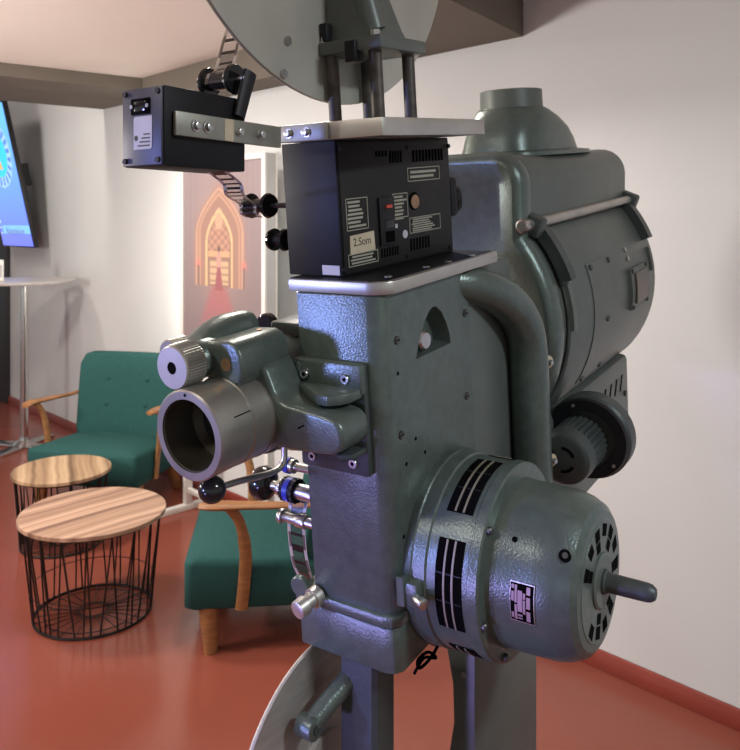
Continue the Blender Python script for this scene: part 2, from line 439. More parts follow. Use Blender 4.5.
sc_o = sheet('screen', M['screen'], 60, 100, lambda u, v: (.305-.61*u, .0015, .012+(hh-.024)*v), tvcol, tv, TVM)
text_mesh('Babylonkino', .075, M['label_white'], sc_o, TVM @ Matrix.Translation((-.02, .003, .125)) @ Matrix.Rotation(PI, 4, 'Z') @ Matrix.Rotation(PI/2, 4, 'X'), 'lettering', .0005)
MB().box(-.12, .12, -.16, -.035, .45, .62, .006, mtx=TVM).box(-.2, .2, -.06, -.035, .3, .8, .004, mtx=TVM).build('wall_mount', M['tvback'], tv)

# ------------------------------------------------------------------ poster stand
ps = thing('poster_stand', 'white framed poster display on legs, poster of a lit gothic archway', 'poster stand', rp(2.335, .215, 0))
psx = Matrix.Translation(-rp(2.335, .215, 0)) @ RM @ Matrix.Translation((2.335, .215, 0))
W2 = .365; z0, z1 = .74, 1.80; fw = .028
fr = MB()
for (a0, a1, c0, c1) in ((-W2, -W2+fw, z0, z1), (W2-fw, W2, z0, z1), (-W2+fw, W2-fw, z1-fw, z1), (-W2+fw, W2-fw, z0, z0+fw)):
    fr.box(a0, a1, .025, .036, c0, c1, .002, mtx=psx)
    fr.box(a0, a1, -.036, -.026, c0, c1, .002, mtx=psx)
fr.build('frame', M['white_metal'], ps)
MB().box(-W2+.004, W2-.004, -.026, .025, z0+.004, z1-.004, mtx=psx).build('case', M['grey_panel'], ps, label='grey lamp case')
def postcol(u, v):
    # u from viewer left; v from bottom. hall with a lit pointed doorway, carpet and a standing figure
    x = u-.47; c = mix(lin((112, 96, 98)), lin((160, 146, 150)), v**1.2)
    st = .5+.5*math.sin(x*95)
    c = mix(c, lin((138, 112, 104)), .35*st*max(0, 1-abs(abs(x)-.36)/.14))          # side columns
    g = math.exp(-((x/.26)**2 + ((v-.62)/.26)**2)); c = mix(c, lin((192, 150, 128)), g*.8)
    def arch(hw, spring, rise, e=1.8):
        if v < .40: return False
        if v < spring: return abs(x) < hw
        k = (v-spring)/rise
        return k < 1 and abs(x) < hw*(1-k**e)
    for (hw, sp_, ri, col, t) in ((.33, .66, .245, (176, 128, 106), .5), (.305, .66, .225, (214, 170, 138), .8), (.285, .66, .21, (162, 118, 100), .7), (.262, .66, .195, (208, 160, 126), .8), (.243, .66, .18, (150, 110, 96), .75),
                                  (.175, .62, .165, (236, 194, 140), .95), (.15, .61, .15, (136, 98, 84), .9)):
        if arch(hw, sp_, ri): c = mix(c, lin(col), t)
    if arch(.14, .61, .14) and v > .55: c = mix(lin((206, 156, 124)), lin((150, 104, 86)), .5+.5*math.sin(v*150)*math.cos(x*70))
    if abs(x) < .12 and .41 < v < .53 and abs(x) > .02: c = lin((214, 180, 138)) if (v*60) % 2 < 1.4 else lin((176, 138, 108))
    if abs(x) < .14 and .545 < v < .57: c = lin((226, 170, 124))
    if math.hypot(x, (v-.715)*1.3) < .05: c = mix(c, lin((222, 182, 146)), .7)
    for fx in (-.27, .31):
        r1 = math.hypot(x-fx, (v-.51)*1.5); c = mix(c, lin((232, 128, 116)), math.exp(-(r1/.03)**2)*.9)
        if abs(x-fx) < .014 and .40 < v < .50: c = mix(c, lin((84, 66, 66)), .7)
    if .10 < v < .40:
        wv = .13 + (.40-v)*.85
        c = mix(c, lin((178, 84, 88)), max(0, min(1, (wv-abs(x))/.08))*min(1, (v-.10)/.20)*.72)
    if .385 < v < .50 and abs(x) < .02+.03*(.50-v)/.11: c = lin((156, 70, 78))
    if .495 < v < .565 and abs(x) < .03-.1*abs(v-.53): c = lin((206, 156, 138))
    if math.hypot(x, (v-.583)*1.4) < .02: c = lin((86, 60, 54))
    if .205 < v < .222 and abs(x-.0) < .17 and int(u*70) % 4: c = lin((196, 184, 180))
    return mix(c, lin((166, 152, 152)), .26)  # pale veil over the whole print, its sheen put into the colours
sheet('poster', M['poster'], 130, 180, lambda u, v: (W2-fw-(2*W2-2*fw)*u, .0265, z0+fw+(z1-z0-2*fw)*v), postcol, ps, psx)
for a in (-W2+.016, W2-.016):
    lg = MB().box(a-.016, a+.016, -.02, .02, .03, z0, .003, mtx=psx).build('leg', M['white_metal'], ps)
    MB().box(a-.018, a+.018, -.12, .40, 0, .03, .004, mtx=psx).build('foot', M['white_metal'], lg)
MB().box(-W2+.03, W2-.03, -.012, .012, .09, .115, .003, mtx=psx).build('crossbar', M['white_metal'], ps)

# ------------------------------------------------------------------ THE PROJECTOR
A = Vector((530/787., 1, 95/787.)).normalized()
X = Vector((1170/787., -1, 0)).normalized(); X = (X - A*X.dot(A)).normalized()
Z = X.cross(A)
O = ray(378, 297, 1.0)
HEAD = Matrix(((X.x, A.x, Z.x, O.x), (X.y, A.y, Z.y, O.y), (X.z, A.z, Z.z, O.z), (0, 0, 0, 1)))
yaw = -math.atan2(A.x, A.y)
PED = Matrix.Translation(O) @ Matrix.Rotation(yaw, 4, 'Z')
base_w = PED @ Vector((-.06, .2, 0)); base_w.z = 0
pj = thing('film_projector', 'large green grey cinema film projector on a pedestal in the middle', 'film projector', base_w, yaw)
EI = (Matrix.Translation(base_w) @ Matrix.Rotation(yaw, 4, 'Z')).inverted()
H = EI @ HEAD; PD = EI @ PED; WD = EI
zf = -O.z            # floor level in the pedestal frame
def hb(mb, name, m, parent=pj, **k): return mb.build(name, m, parent, xf=H, **k)
def pb(mb, name, m, parent=pj, **k): return mb.build(name, m, parent, xf=PD, **k)
def screw(p, d, r=.0045, h=.003, hexa=False):
    m_ = MB(); m_.cyl(p, tuple(Vector(p)+Vector(d)*h), r, r*.9, 16)
    return m_
def sockets(pts, d, r, h, name, parent, m='steel'):
    for p in pts:
        o = hb(MB().lathe_closed(p, d, [(0, r*.45), (h, r*.45), (h, r*.9), (h*.7, r), (0, r)], 18), name, M[m], parent)
        hb(MB().cyl(p, tuple(Vector(p)+Vector(d)*h*.5), r*.46, r*.46, 6), 'socket', M['slot'], o)

# --- main housing
def carve(o, cut):
    md = o.modifiers.new('cut', 'BOOLEAN'); md.object = cut; md.operation = 'DIFFERENCE'; md.solver = 'EXACT'
    dg = bpy.context.evaluated_depsgraph_get(); me = bpy.data.meshes.new_from_object(o.evaluated_get(dg))
    o.modifiers.clear(); me.name = o.name; o.data = me; bpy.data.objects.remove(cut)
    for q in me.polygons: q.use_smooth = True
    me.set_sharp_from_angle(angle=math.radians(32))
PK = [(.085, -.1015), (.186, -.1015), (.183, -.085), (.174, -.066), (.162, -.05), (.148, -.040), (.140, -.0385), (.130, -.041), (.116, -.052), (.103, -.068), (.092, -.086)]
hs = hb(MB().prism([(-.133, 0), (-.022, 0), (-.012, .003), (-.003, .012), (0, .022), (0, .249), (-.133, .249)], 2, -.432, 0, .002), 'main_housing', M['paint'])
cq = hb(MB().loft([[(.02, y, z) for y, z in PK], [(.0, y, z) for y, z in PK], [(-.026, .137+(y-.137)*.86, -.078+(z+.078)*.80) for y, z in PK]]), 'cutter', M['paint'])
carve(hs, cq)
hb(MB().box(-.12, -.003, .2505, .415, -.50, -.004, .003), 'light_tunnel', M['paint_smooth'])
# ledge and bottom box
hb(MB().prism([(-.165, -.006), (-.02, -.006), (-.006, -.001), (.003, .012), (.004, .25), (-.165, .25)], 2, -.446, -.428, .004), 'ledge', M['paint'])
hb(MB().prism([(-.162, -.002), (-.02, -.002), (-.008, .002), (0, .014), (0, .25), (-.162, .25)], 2, -.512, -.447, .004), 'bottom_box', M['paint'])
# arched pocket with a knob in the side face
hb(MB().lathe((-.026, .120, -.084), (1, -.1, .05), [(0, .008), (.010, .008), (.0105, .013), (.022, .0135), (.025, .011)], 28), 'pocket_knob', M['steel'], hs)
for p in ((0, .0383, -.0642), (0, .0361, -.1921), (0, .2347, -.0663), (0, .2283, -.1939)):
    sc = hb(screw(p, (1, 0, 0), .006, .0025), 'screw', M['screwd'], hs)
    hb(MB().box(.0024, .0028, p[1]-.0045, p[1]+.0045, p[2]-.0008, p[2]+.0008, mtx=None), 'slot', M['slot'], sc)
for p in ((0, .0734, -.2094), (0, .0462, -.2354), (0, .0963, -.2363), (0, .037, -.109), (0, .03, -.33), (0, .033, -.365), (0, .03, -.42)):
    hb(screw(p, (1, 0, 0), .0028, .0006), 'screw_hole', M['slot'], hs)
# rounded tunnel cover rim (the elbow on the right side)
el = [(-.034, .225, -.018), (-.008, .262, -.027), (.010, .312, -.046), (.020, .362, -.078), (.025, .394, -.115), (.026, .408, -.155), (.026, .411, -.21), (.026, .411, -.30), (.026, .411, -.38), (.026, .411, -.47)]
eb = bez(el, 6)
el_o = hb(MB().tube(eb, [.027 + .006*min(1, k/16) for k in range(len(eb))], 24), 'cover_rim', M['paint'], ang=60)
for z in (-.187, -.36):
    w_ = hb(MB().cyl((.045, .437, z), (.053, .434, z), .011, None, 24, .001), 'washer', M['fibre'], el_o, label='tan fibre washer')
    hb(MB().cyl((.053, .434, z), (.060, .432, z), .005, .004, 12), 'screw', M['steel'], w_)
# --- plates
pl = MB().prism([(-.146, .0), (-.02, .0), (-.008, .003), (.006, .013), (.012, .024), (.016, .325), (-.145, .325)], 2, .0005, .0175, .0015)
lp = hb(pl, 'lower_plate', M['alu'])
hb(MB().prism([(-.148, .006), (-.018, .006), (.003, .022), (.009, .32), (-.142, .32)], 2, .0175, .0185), 'black_cover', M['blackbox'], lp, label='black top sheet')
for p in ((-.012, .045), (-.006, .135), (.0, .19), (.004, .26)):
    hb(MB().cyl((p[0], p[1], .0183), (p[0], p[1], .0195), .0055, None, 16), 'screw', M['alu'], lp)
hb(MB().prism([(-.145, .0), (.02, .0), (.023, .008), (.02, .29), (-.145, .29)], 2, .203, .226, .001), 'upper_plate', M['alu'])
# --- sound reader box between the plates
RB = Matrix.Translation((-.07, .022, 0)) @ Matrix.Rotation(math.radians(-4), 4, 'Z') @ Matrix.Translation((.07, -.022, 0))
def hr(mb, name, m, parent, **k): return mb.build(name, m, parent, xf=H @ RB, **k)
sb = hr(MB().box(-.168, -.07, .022, .302, .0187, .2025, .0015), 'sound_reader', M['blackbox'], pj, label='black sound reader box')
sx = -.07
hr(MB().box(sx, sx+.002, .026, .299, .022, .199, .001), 'side_cover', M['cover'], sb)
SX = sx+.002
def onside(u, v):      # pixel on the side cover -> (y,z) of the box frame
    d = (HEAD @ RB).inverted()
    c = d @ Vector((0, 0, CAMH)); e = d @ ray(u, v, 1.0); k = (SX-c.x)/(e.x-c.x); p = c+(e-c)*k
    return p.y, p.z
def decal(u0, v0, u1, v1, name, m, h=.0006, lab=None, bev=0):
    """sheet whose corners sit where the four picked corners of the cover are"""
    (a, b_), (c, d_) = onside(u0, v0), onside(u1, v1)
    return hr(MB().box(SX, SX+h, min(a, c), max(a, c), min(b_, d_), max(b_, d_), bev), name, m, sb, label=lab), (min(a, c), max(a, c), min(b_, d_), max(b_, d_))
# vents
for (u0, u1, v0, v1, n) in ((375, 388, 151, 157, 4), (389, 403, 151, 163, 5), (412, 444, 150, 162, 10), (381, 400, 249, 258, 7), (410, 431, 239, 251, 7)):
    a, zt = onside(u0, v0); c, zb = onside(u1, v1); zb = onside(u0, v1)[1]
    vb = MB(); wd = (c-a)/n
    for k in range(n): vb.box(SX, SX+.0006, a+wd*k, a+wd*k+wd*.55, zb, zt)
    hr(vb, 'vent', M['slot'], sb)
# printed labels
def printed(u0, v0, u1, v1, n, name='printed_label', m='label_grey', frame=True, fill=False):
    y0, zt = onside(u0, v0); y1, _ = onside(u1, v0); _, zb = onside(u0, v1)
    q = MB()
    if frame:
        e = .0012
        q.box(SX, SX+.0006, y0, y1, zt-e, zt).box(SX, SX+.0006, y0, y1, zb, zb+e).box(SX, SX+.0006, y0, y0+e, zb, zt).box(SX, SX+.0006, y1-e, y1, zb, zt)
    hgt = (zt-zb)/(n+1)
    for k in range(n):
        zc = zt-hgt*(k+1); w0 = random.uniform(.06, .14); w1 = random.uniform(.6, .94)
        q.box(SX, SX+.0005, y0+(y1-y0)*w0, y0+(y1-y0)*w1, zc-hgt*.28, zc+hgt*.28)
    return hr(q, name, M[m], sb)
printed(345, 199, 367, 232, 7); printed(392, 194, 407, 219, 6); printed(407, 168, 439, 182, 2); printed(409, 218, 440, 234, 6); printed(348, 255, 378, 268, 3); printed(392, 218, 408, 222, 1, frame=False)
y0, zt = onside(348, 235); y1, _ = onside(374, 235); _, zb = onside(348, 256)
nt_ = hr(MB().prism([(y0+.002, zb), (y1, zb+.002), (y1-.001, zt), (y0+.003, zt-.002)], 0, SX, SX+.0012), 'paper_note', M['paper'], sb, label='yellowed handwritten note')
text_mesh('2.Som', .016, M['ink'], nt_, H @ RB @ Matrix.Translation((SX+.0013, (y0+y1)/2, zt-.012)) @ Matrix.Rotation(PI/2, 4, 'Z') @ Matrix.Rotation(PI/2, 4, 'X'), 'handwriting', .0002)
y0, zt = onside(377, 198); y1, _ = onside(392, 198); _, zb = onside(377, 247)
sp = hr(MB().box(SX, SX+.004, y0, y1, zb, zt, .001), 'power_inlet', M['black'], sb)
hr(MB().box(SX+.004, SX+.007, y0+(y1-y0)*.35, y0+(y1-y0)*.75, zt-.016, zt-.011, .0008), 'red_switch', M['red'], sp, label='red power switch')
hr(MB().box(SX+.0035, SX+.0046, y0+(y1-y0)*.3, y0+(y1-y0)*.9, zb+.004, zb+.02), 'socket', M['slot'], sp)
hr(MB().box(SX+.0035, SX+.0046, y0+(y1-y0)*.3, y0+(y1-y0)*.9, zb+.024, zb+.036, .0008), 'fuse_holder', M['black_gloss'], sp)
a, c = onside(414, 201)
rd = hr(MB().cyl((SX, a, c), (SX+.001, a, c), .0135, None, 28), 'round_port', M['slot'], sb)
hr(MB().cyl((SX+.001, a+.001, c-.001), (SX+.002, a+.001, c-.001), .0105, None, 28), 'connector', M['copper'], rd)
a, c = onside(405, 234)
hr(MB().cyl((SX, a, c), (SX+.0007, a, c), .0062, None, 24), 'round_sticker', M['label_white'], sb)
a, c = onside(396, 226); hr(MB().box(SX, SX+.0007, a-.003, a+.003, c-.003, c+.003), 'square_sticker', M['label_white'], sb)
for (u, v) in ((339, 149), (407, 147), (448, 146), (343, 270), (407, 256), (450, 247)):
    a, c = onside(u, v); hr(MB().cyl((SX, a, c), (SX+.0025, a, c), .0038, .003, 14), 'screw', M['black'], sb)
# pale label on the front face, round port on the rear edge
hr(MB().box(-.105, -.074, .0215, .0221, .0215, .0345), 'front_label', M['label_white'], sb, label='small pale label')
hr(MB().cyl((-.115, .302, .125), (-.115, .318, .125), .042, .036, 28), 'rear_cap', M['black'], sb)
rp_ = hr(MB().box(-.098, -.0665, .300, .322, .075, .140, .008), 'rear_plug', M['black'], sb)
hr(MB().tube(bez([(-.082, .322, .128), (-.078, .336, .115), (-.076, .334, .09), (-.08, .322, .082)], 6), .006, 10), 'cable', M['black_gloss'], rp_)
# flat black rollers on its far side
for (y, z, x0, r) in ((.033, .116, -.208, .0185), (.036, .066, -.182, .0165)):
    L_ = .036 if r > .017 else .022
    pr = [(0, .004), (-.168-x0, .004), (-.168-x0, r*.9), (-.168-x0+.004, r), (-.168-x0+.007, r*.55), (-.168-x0+L_, r*.55), (-.168-x0+L_+.003, r), (-.168-x0+L_+.008, r*.94), (-.168-x0+L_+.010, r*.4)]
    ro = hr(MB().lathe((-.168, y, z), (-1, 0, 0), pr, 28), 'roller', M['black_gloss'], sb)
    hr(MB().cyl((-.168-(-.168-x0+L_+.010), y, z), (-.168-(-.168-x0+L_+.013), y, z), .004, None, 12), 'screw', M['steel'], ro)
hr(MB().cyl((-.168, .06, .155), (-.178, .06, .155), .005, None, 14), 'stud', M['black_gloss'], sb)

# --- strap, and the black box hanging on it with its roller
dh = Vector((.563, .826, 0)).normalized(); lh = Vector((-dh.y, dh.x, 0))
E0 = Vector(((162-CX)/F*.815, .815, 0)); zt_, zb_ = 1.616, 1.532
BX = EI @ Matrix(((lh.x, dh.x, 0, E0.x), (lh.y, dh.y, 0, E0.y), (0, 0, 1, zb_), (0, 0, 0, 1)))   # local: x left, y along, z up
def bb(mb, name, m, parent, **k): return mb.build(name, m, parent, xf=BX, **k)
bh = zt_-zb_
bx = bb(MB().box(.0, .064, .003, .124, 0, bh, .0015), 'reader_head', M['blackbox'], pj, label='black box on the side strap')
bb(MB().box(.001, .063, 0, .003, .001, bh-.001, .0008), 'end_plate', M['endp'], bx)
ic = bb(MB().box(.018, .048, -.0008, .0, .055, .072, .001), 'cable_socket', M['slot'], bx)
bb(MB().box(.024, .042, -.002, -.0008, .058, .069, .001), 'plug_block', M['black_gloss'], ic)
for x in (.0205, .0455): bb(MB().cyl((x, -.003, .0635), (x, 0, .0635), .0022, None, 12), 'jack_screw', M['steel'], ic)
lab = bb(MB().prism([(.017, .018), (.044, .018), (.044, .051), (.042, .053), (.015, .053), (.015, .02)], 1, -.0006, 0), 'white_label', M['label_white'], bx, label='white printed label')
lq = MB(); lq.cyl((.040, -.0009, .030), (.040, -.0006, .030), .003, None, 12)
for k in range(4): lq.box(.018, .037-.003*k, -.0009, -.0006, .021+.004*k, .0225+.004*k)
bb(lq, 'print', M['ink'], lab)
for (x, z) in ((.006, .006), (.058, .006), (.006, bh-.006), (.058, bh-.006)):
    bb(MB().cyl((x, -.002, z), (x, 0, z), .003, None, 12), 'screw', M['black'], bx)
# strap (two straight flats with a bend)
q1 = BX.inverted() @ WD @ ray(172, 124.5, .826); q2 = BX.inverted() @ WD @ ray(278, 134.5, .962)
hd = H.inverted()
st = MB().box(-.0075, -.0015, q1.y, q2.y, .032, .0575, .0006)
so = bb(st, 'strap', M['strap'], pj)
hb(MB().box(-.150, -.062, -.0055, -.0003, .2035, .2255, .0006), 'strap_end', M['strap'], so)
for (y, big) in ((.026, 1), (.043, 1), (.092, 0), (.128, 0)):
    s_ = bb(MB().lathe((-.0075, q1.y+y, .0445), (-1, 0, 0), [(0, .0065 if big else .005), (.0015, .0065 if big else .005), (.0016, .0048 if big else .0045), (.006, .0042), (.0065, .003)], 20), 'screw', M['steel'], so)
for x in (-.124, -.094):
    hb(MB().lathe((x, -.0055, .2145), (0, -1, 0), [(0, .0065), (.0015, .0065), (.0016, .005), (.006, .0045), (.0065, .003)], 20), 'screw', M['steel'], so)
bb(MB().box(-.0077, -.0074, q1.y+.070, q1.y+.084, .0325, .057), 'tape', M['paper'], so, label='scrap of tan tape')
# roller on top
rl = bb(MB().lathe((.008, .118, bh+.024), (1, 0, 0), [(0, .004), (0, .0172), (.003, .0182), (.006, .0172), (.007, .0105), (.041, .0105), (.042, .0172), (.045, .0182), (.048, .0172), (.048, .004)], 32), 'film_roller', M['black_gloss'], bx)
bb(MB().cyl((-.006, .118, bh+.024), (.05, .118, bh+.024), .003, None, 12), 'axle', M['steel'], rl)
bb(MB().tube([(-.004, .128, bh+.032), (-.004, .119, bh+.006), (-.004, .110, bh-.022)], [.0105, .0095, .0085], 12, flat=(.45, 1, (1, 0, 0))), 'roller_arm', M['black'], bx)
# --- film strips (edges pale, frames dark)
def film(path, half, side, name, parent, dark=(.05, .035, .025), per=.019, barf=.35, clear=.25):
    P = bez(path, 10); n = len(P)-1; L = [0]
    for a_, b_ in zip(P[:-1], P[1:]): L.append(L[-1]+(b_-a_).length)
    sv = Vector(side).normalized()
    pale = (.42, .36, .28)
    def pos(u, v):
        i = min(int(v*n+.001), n); return tuple(P[i] + sv*half*(2*u-1))
    def cf(u, v):
        if u < .06 or u > .94: return pale
        l = v*L[-1]
        if u < .16 or u > .84: return pale if (l/.0047) % 1 < .45 else (.1, .08, .06)
        return (.008, .007, .006, 1) if (l/per) % 1 < barf else (*dark, clear)
    return sheet(name, M['film'], 24, n, pos, cf, parent, H, .0003)
hw = hd @ BX
def w2h(p): return tuple(H.inverted() @ BX @ Vector(p))
fs_side = (H.inverted() @ BX).to_3x3() @ Vector((1, 0, 0))
rt_ = Vector(w2h((.032, .122, bh+.040)))
film([w2h((.032, .1065, bh+.020)), w2h((.032, .110, bh+.032)), tuple(rt_), tuple(rt_+Vector((-.014, .030, .036))), tuple(rt_+Vector((-.030, .075, .09))), tuple(rt_+Vector((-.05, .14, .17)))], .0165, fs_side, 'film_strip', pj, (.25, .2, .16), .019, .25, .12)
film([w2h((.030, .10, .004)), w2h((.030, .132, -.012)), w2h((.037, .146, -.026)), (-.228, .016, .120), (-.229, .018, .107), (-.227, .03, .100)], .0165, fs_side, 'film_strip', pj)
film([(-.172, .028, -.30), (-.172, .016, -.325), (-.172, .012, -.36), (-.172, .018, -.41), (-.172, .04, -.455)], .0165, (1, 0, 0), 'film_strip', pj)

# --- upper magazine stand, four rods, reel plate
for (x, y) in ((-.018, .052), (-.018, .135), (-.088, .052), (-.088, .135)):
    hb(MB().cyl((x, y, .2255), (x, y, .318), .0088, None, 20), 'support_rod', M['rodm'])
mg = hb(MB().box(-.098, .002, .036, .152, .316, .334, .003), 'magazine_bracket', M['paint_smooth'])
def tap(x0, x1, y0, y1, z): return [(x0, y0, z), (x1, y0, z), (x1, y1, z), (x0, y1, z)]
hb(MB().loft([tap(-.097, -.02, .05, .14, .334), tap(-.0972, -.026, .054, .135, .35), tap(-.0975, -.04, .06, .125, .40), tap(-.0975, -.045, .062, .123, .50), tap(-.0975, -.05, .05, .13, .62)]), 'bracket_neck', M['paint_smooth'], mg)
hb(MB().tube([(-.03, .07, .345), (-.036, .066, .38), (-.046, .066, .45), (-.05, .066, .6)], [.016, .015, .014, .014], 16), 'bracket_rib', M['paint_smooth'], mg)
hb(MB().cyl((-.05, .08, .40), (-.02, .08, .405), .012, None, 20), 'bracket_boss', M['paint_smooth'], mg)
for p in ((-.096, .046), (-.012, .046)):
    hb(MB().cyl((p[0], p[1], .334), (p[0], p[1], .341), .0065, None, 6), 'bolt', M['alu'], mg)
hb(MB().box(-.052, -.035, .03, .052, .302, .33, .002), 'clip', M['black'], mg)
hb(MB().box(-.098, -.086, .04, .053, .335, .36, .002), 'clip', M['black'], mg)
up = hb(MB().lathe((-.108, .086, .586), (1, 0, 0), [(0, 0), (0, .312), (.003, .3315), (.006, .333), (.009, .3315), (.0092, .325), (.0095, 0)], 96), 'reel_plate', M['disc'], label='upper round metal reel plate')
for (y, z) in ((-.04, .352), (-.09, .332)):
    pass
for (u, v) in ((287, 41), (283, 74)):
    c = HEAD.inverted() @ Vector((0, 0, CAMH)); e = HEAD.inverted() @ ray(u, v, 1.0); k = (-.0985-c.x)/(e.x-c.x); p = c+(e-c)*k
    hb(MB().cyl(tuple(p), (p.x+.003, p.y, p.z), .006, None, 16), 'bolt', M['steel'], up)

# --- lens, bracket, focus knob
lx, lz, lf = -.174, -.151, -.175
ln = hb(MB().lathe_closed((lx, lf, lz), (0, 1, 0), [(0, .046), (0, .0555), (.002, .0575), (.055, .0575), (.056, .0565), (.058, .0565), (.059, .0585), (.094, .0585), (.094, .060), (.16, .060), (.16, .040), (.03, .045)], 64), 'lens_barrel', M['lens'])
hb(MB().lathe_closed((lx, lf, lz), (0, 1, 0), [(.05, .043), (.06, .036), (.065, .036), (.075, .030), (.08, .030), (.155, .026), (.155, .044), (.05, .044)], 48), 'lens_cone', M['lens_in'], ln)
hb(MB().lathe_closed((lx, lf+.004, lz), (0, 1, 0), [(0, .0452), (.0, .0459), (.045, .0448), (.045, .0440)], 48), 'inner_sleeve', M['lens_in'], ln)
hb(MB().ball((lx, lf+.135, lz), .027, (1, .25, 1)), 'front_element', M['glass_amber'], ln)
hb(MB().cyl((lx-.0, lf-.0008, lz+.0515), (lx, lf, lz+.0515), .002, None, 12), 'index_hole', M['slot'], ln)
hb(MB().box(lx+.048, lx+.0535, lf+.028, lf+.056, lz+.022, lz+.0232), 'engraved_line', M['slot'], ln)
br = hb(MB().box(-.134, -.021, -.012, 0.0, -.238, -.087, .004), 'lens_bracket', M['paint_dark'])
hb(MB().box(-.134, -.021, -.018, -.004, -.128, -.087, .005).box(-.134, -.118, -.02, -.0, -.175, -.09, .005), 'bracket_flange', M['paint'], br)
sockets(((-.1123, -.018, -.1065), (-.0454, -.018, -.1067)), (0, -1, 0), .0065, .004, 'cap_screw', br)
sockets(((-.1123, -.012, -.222), (-.0447, -.012, -.2211)), (0, -1, 0), .0065, .004, 'cap_screw', br)
hb(MB().prism([(-.128, -.014), (-.024, -.014), (-.024, -.036), (-.030, -.050), (-.044, -.062), (-.060, -.062), (-.10, -.036), (-.128, -.028)], 2, -.131, -.117, .003), 'hinge_shelf', M['paint'], br)
hb(MB().prism([(-.11, -.010), (-.024, -.010), (-.026, -.04), (-.04, -.048)], 2, -.205, -.197, .002), 'lower_web', M['paint_dark'], br)
arm_o = [(-.152, -.080), (-.134, -.081), (-.127, -.090), (-.116, -.116), (-.108, -.126), (-.095, -.130), (-.04, -.136), (-.021, -.140), (-.013, -.147), (-.0105, -.158), (-.0115, -.171), (-.017, -.180), (-.029, -.185), (-.05, -.187), (-.09, -.189), (-.150, -.189), (-.185, -.175), (-.200, -.15), (-.180, -.10)]
ao = hb(MB().prism(arm_o, 1, -.080, -.020, .006, 3), 'swing_arm', M['paint'], ang=50)
hb(MB().lathe_closed((lx, -.058, lz), (0, 1, 0), [(0, .0603), (0, .062), (.003, .0635), (.040, .064), (.040, .0603)], 56), 'lens_clamp', M['paint_smooth'], ao)
hb(MB().tube([(-.078, -.0802, -.157), (-.068, -.0802, -.152)], .0012, 6), 'scratch_mark', M['slot'], ao)
# upper focus block
fb_p = [(-.192, -.098), (-.146, -.104), (-.134, -.098), (-.129, -.082), (-.131, -.062), (-.138, -.050), (-.150, -.0455), (-.184, -.047), (-.196, -.058), (-.199, -.08)]
fb = hb(MB().prism([(a-.004, b_) for a, b_ in fb_p], 1, -.116, -.022, .004, 3), 'focus_block', M['paint'], ang=45)
hb(MB().cyl((-.160, -.1168, -.075), (-.160, -.115, -.075), .0085, None, 20), 'bore', M['copper'], fb, label='rusty bore in the block')
hb(MB().cyl((-.165, -.045, -.0478), (-.165, -.045, -.0445), .004, None, 14), 'bore', M['copper'], fb)
hb(MB().tube(bez([(-.215, -.135, -.073), (-.222, -.10, -.066), (-.226, -.05, -.055), (-.215, -.005, -.05)], 6), [.022, .0225, .023, .0235, .024, .0245, .025, .026, .027, .028, .028, .028, .028, .027, .026, .025, .024, .022, .02], 20), 'focus_housing', M['paint'], fb, ang=60)
hb(MB().lathe((-.209, -.136, -.0725), (0, 1, 0), [(0, .0195), (.008, .020), (.014, .024), (.022, .0255), (.035, .026), (.05, .024)], 32), 'knob_neck', M['paint'], fb)
kr = lambda i: 1.0 if i % 2 else .965
kn = hb(MB().lathe((-.205, -.1625, -.0715), (0, 1, 0), [(-.002, .0272), (0, .0278), (.001, .0290), (.030, .0290), (.032, .026)], 96, ring=kr), 'focus_knob', M['lens'])
hb(MB().lathe_closed((-.205, -.1655, -.0715), (0, 1, 0), [(0, .008), (0, .0265), (.002, .0278), (.003, .008)], 48), 'knob_face', M['alu'], kn, label='bright turned knob face')
hb(MB().cyl((-.205, -.1648, -.0715), (-.205, -.150, -.0715), .0082, None, 24), 'knob_bore', M['slot'], kn)
hb(MB().lathe((-.250, -.13, -.066), (0, 1, 0), [(0, .017), (.002, .019), (.03, .019), (.032, .016)], 64, ring=kr), 'clamp_knob', M['lens'])
hb(MB().lathe((-.228, .035, -.062), (0, 1, 0), [(0, .016), (.003, .0185), (.012, .0185), (.015, .016)], 32), 'rear_knob', M['black_gloss'])
gt = hb(MB().box(-.196, -.1335, .012, .09, -.066, -.047, .004).box(-.19, -.1335, .02, .085, -.115, -.066, .003), 'film_gate', M['paint_dark'])
hb(MB().tube(bez([(-.178, .06, -.047), (-.176, .06, -.03), (-.165, .06, -.022), (-.15, .06, -.03), (-.14, .06, -.045)], 5), .003, 8), 'cable_loop', M['slot'], gt)
hb(MB().ball((-.165, .05, -.01), .008).cyl((-.165, .05, -.01), (-.134, .05, -.01), .0045), 'guide_pin', M['steel'], gt)
# film path side panel on the far side of the housing
hb(MB().box(-.20, -.1335, .10, .24, -.43, -.02, .004), 'film_path_back', M['paint_smooth'])
# bent lever with its ball
lv = hb(MB().tube(bez([(-.170, -.150, -.229), (-.170, -.10, -.236), (-.170, -.045, -.247), (-.170, -.017, -.248), (-.170, -.006, -.238), (-.170, -.004, -.20)], 6), .0045, 12), 'threading_lever', M['steel'])
hb(MB().ball((-.170, -.146, -.229), .0178), 'ball_grip', M['black_gloss'], lv)
kb = hb(MB().cyl((-.225, .012, -.292), (-.134, .012, -.292), .0068, None, 20), 'inching_shaft', M['steel'])
hb(MB().lathe((-.245, .012, -.292), (1, 0, 0), [(0, 0), (.001, .014), (.007, .023), (.016, .0255), (.025, .023), (.031, .013), (.033, .007)], 28), 'ball_grip', M['black_gloss'], kb)
hb(MB().cyl((-.198, .012, -.292), (-.190, .012, -.292), .013, None, 24, .001).cyl((-.178, .012, -.292), (-.134, .012, -.292), .0115, None, 24, .001), 'collar', M['steel'], kb)
spk = lambda i: 1.0 if i % 3 else 1.1
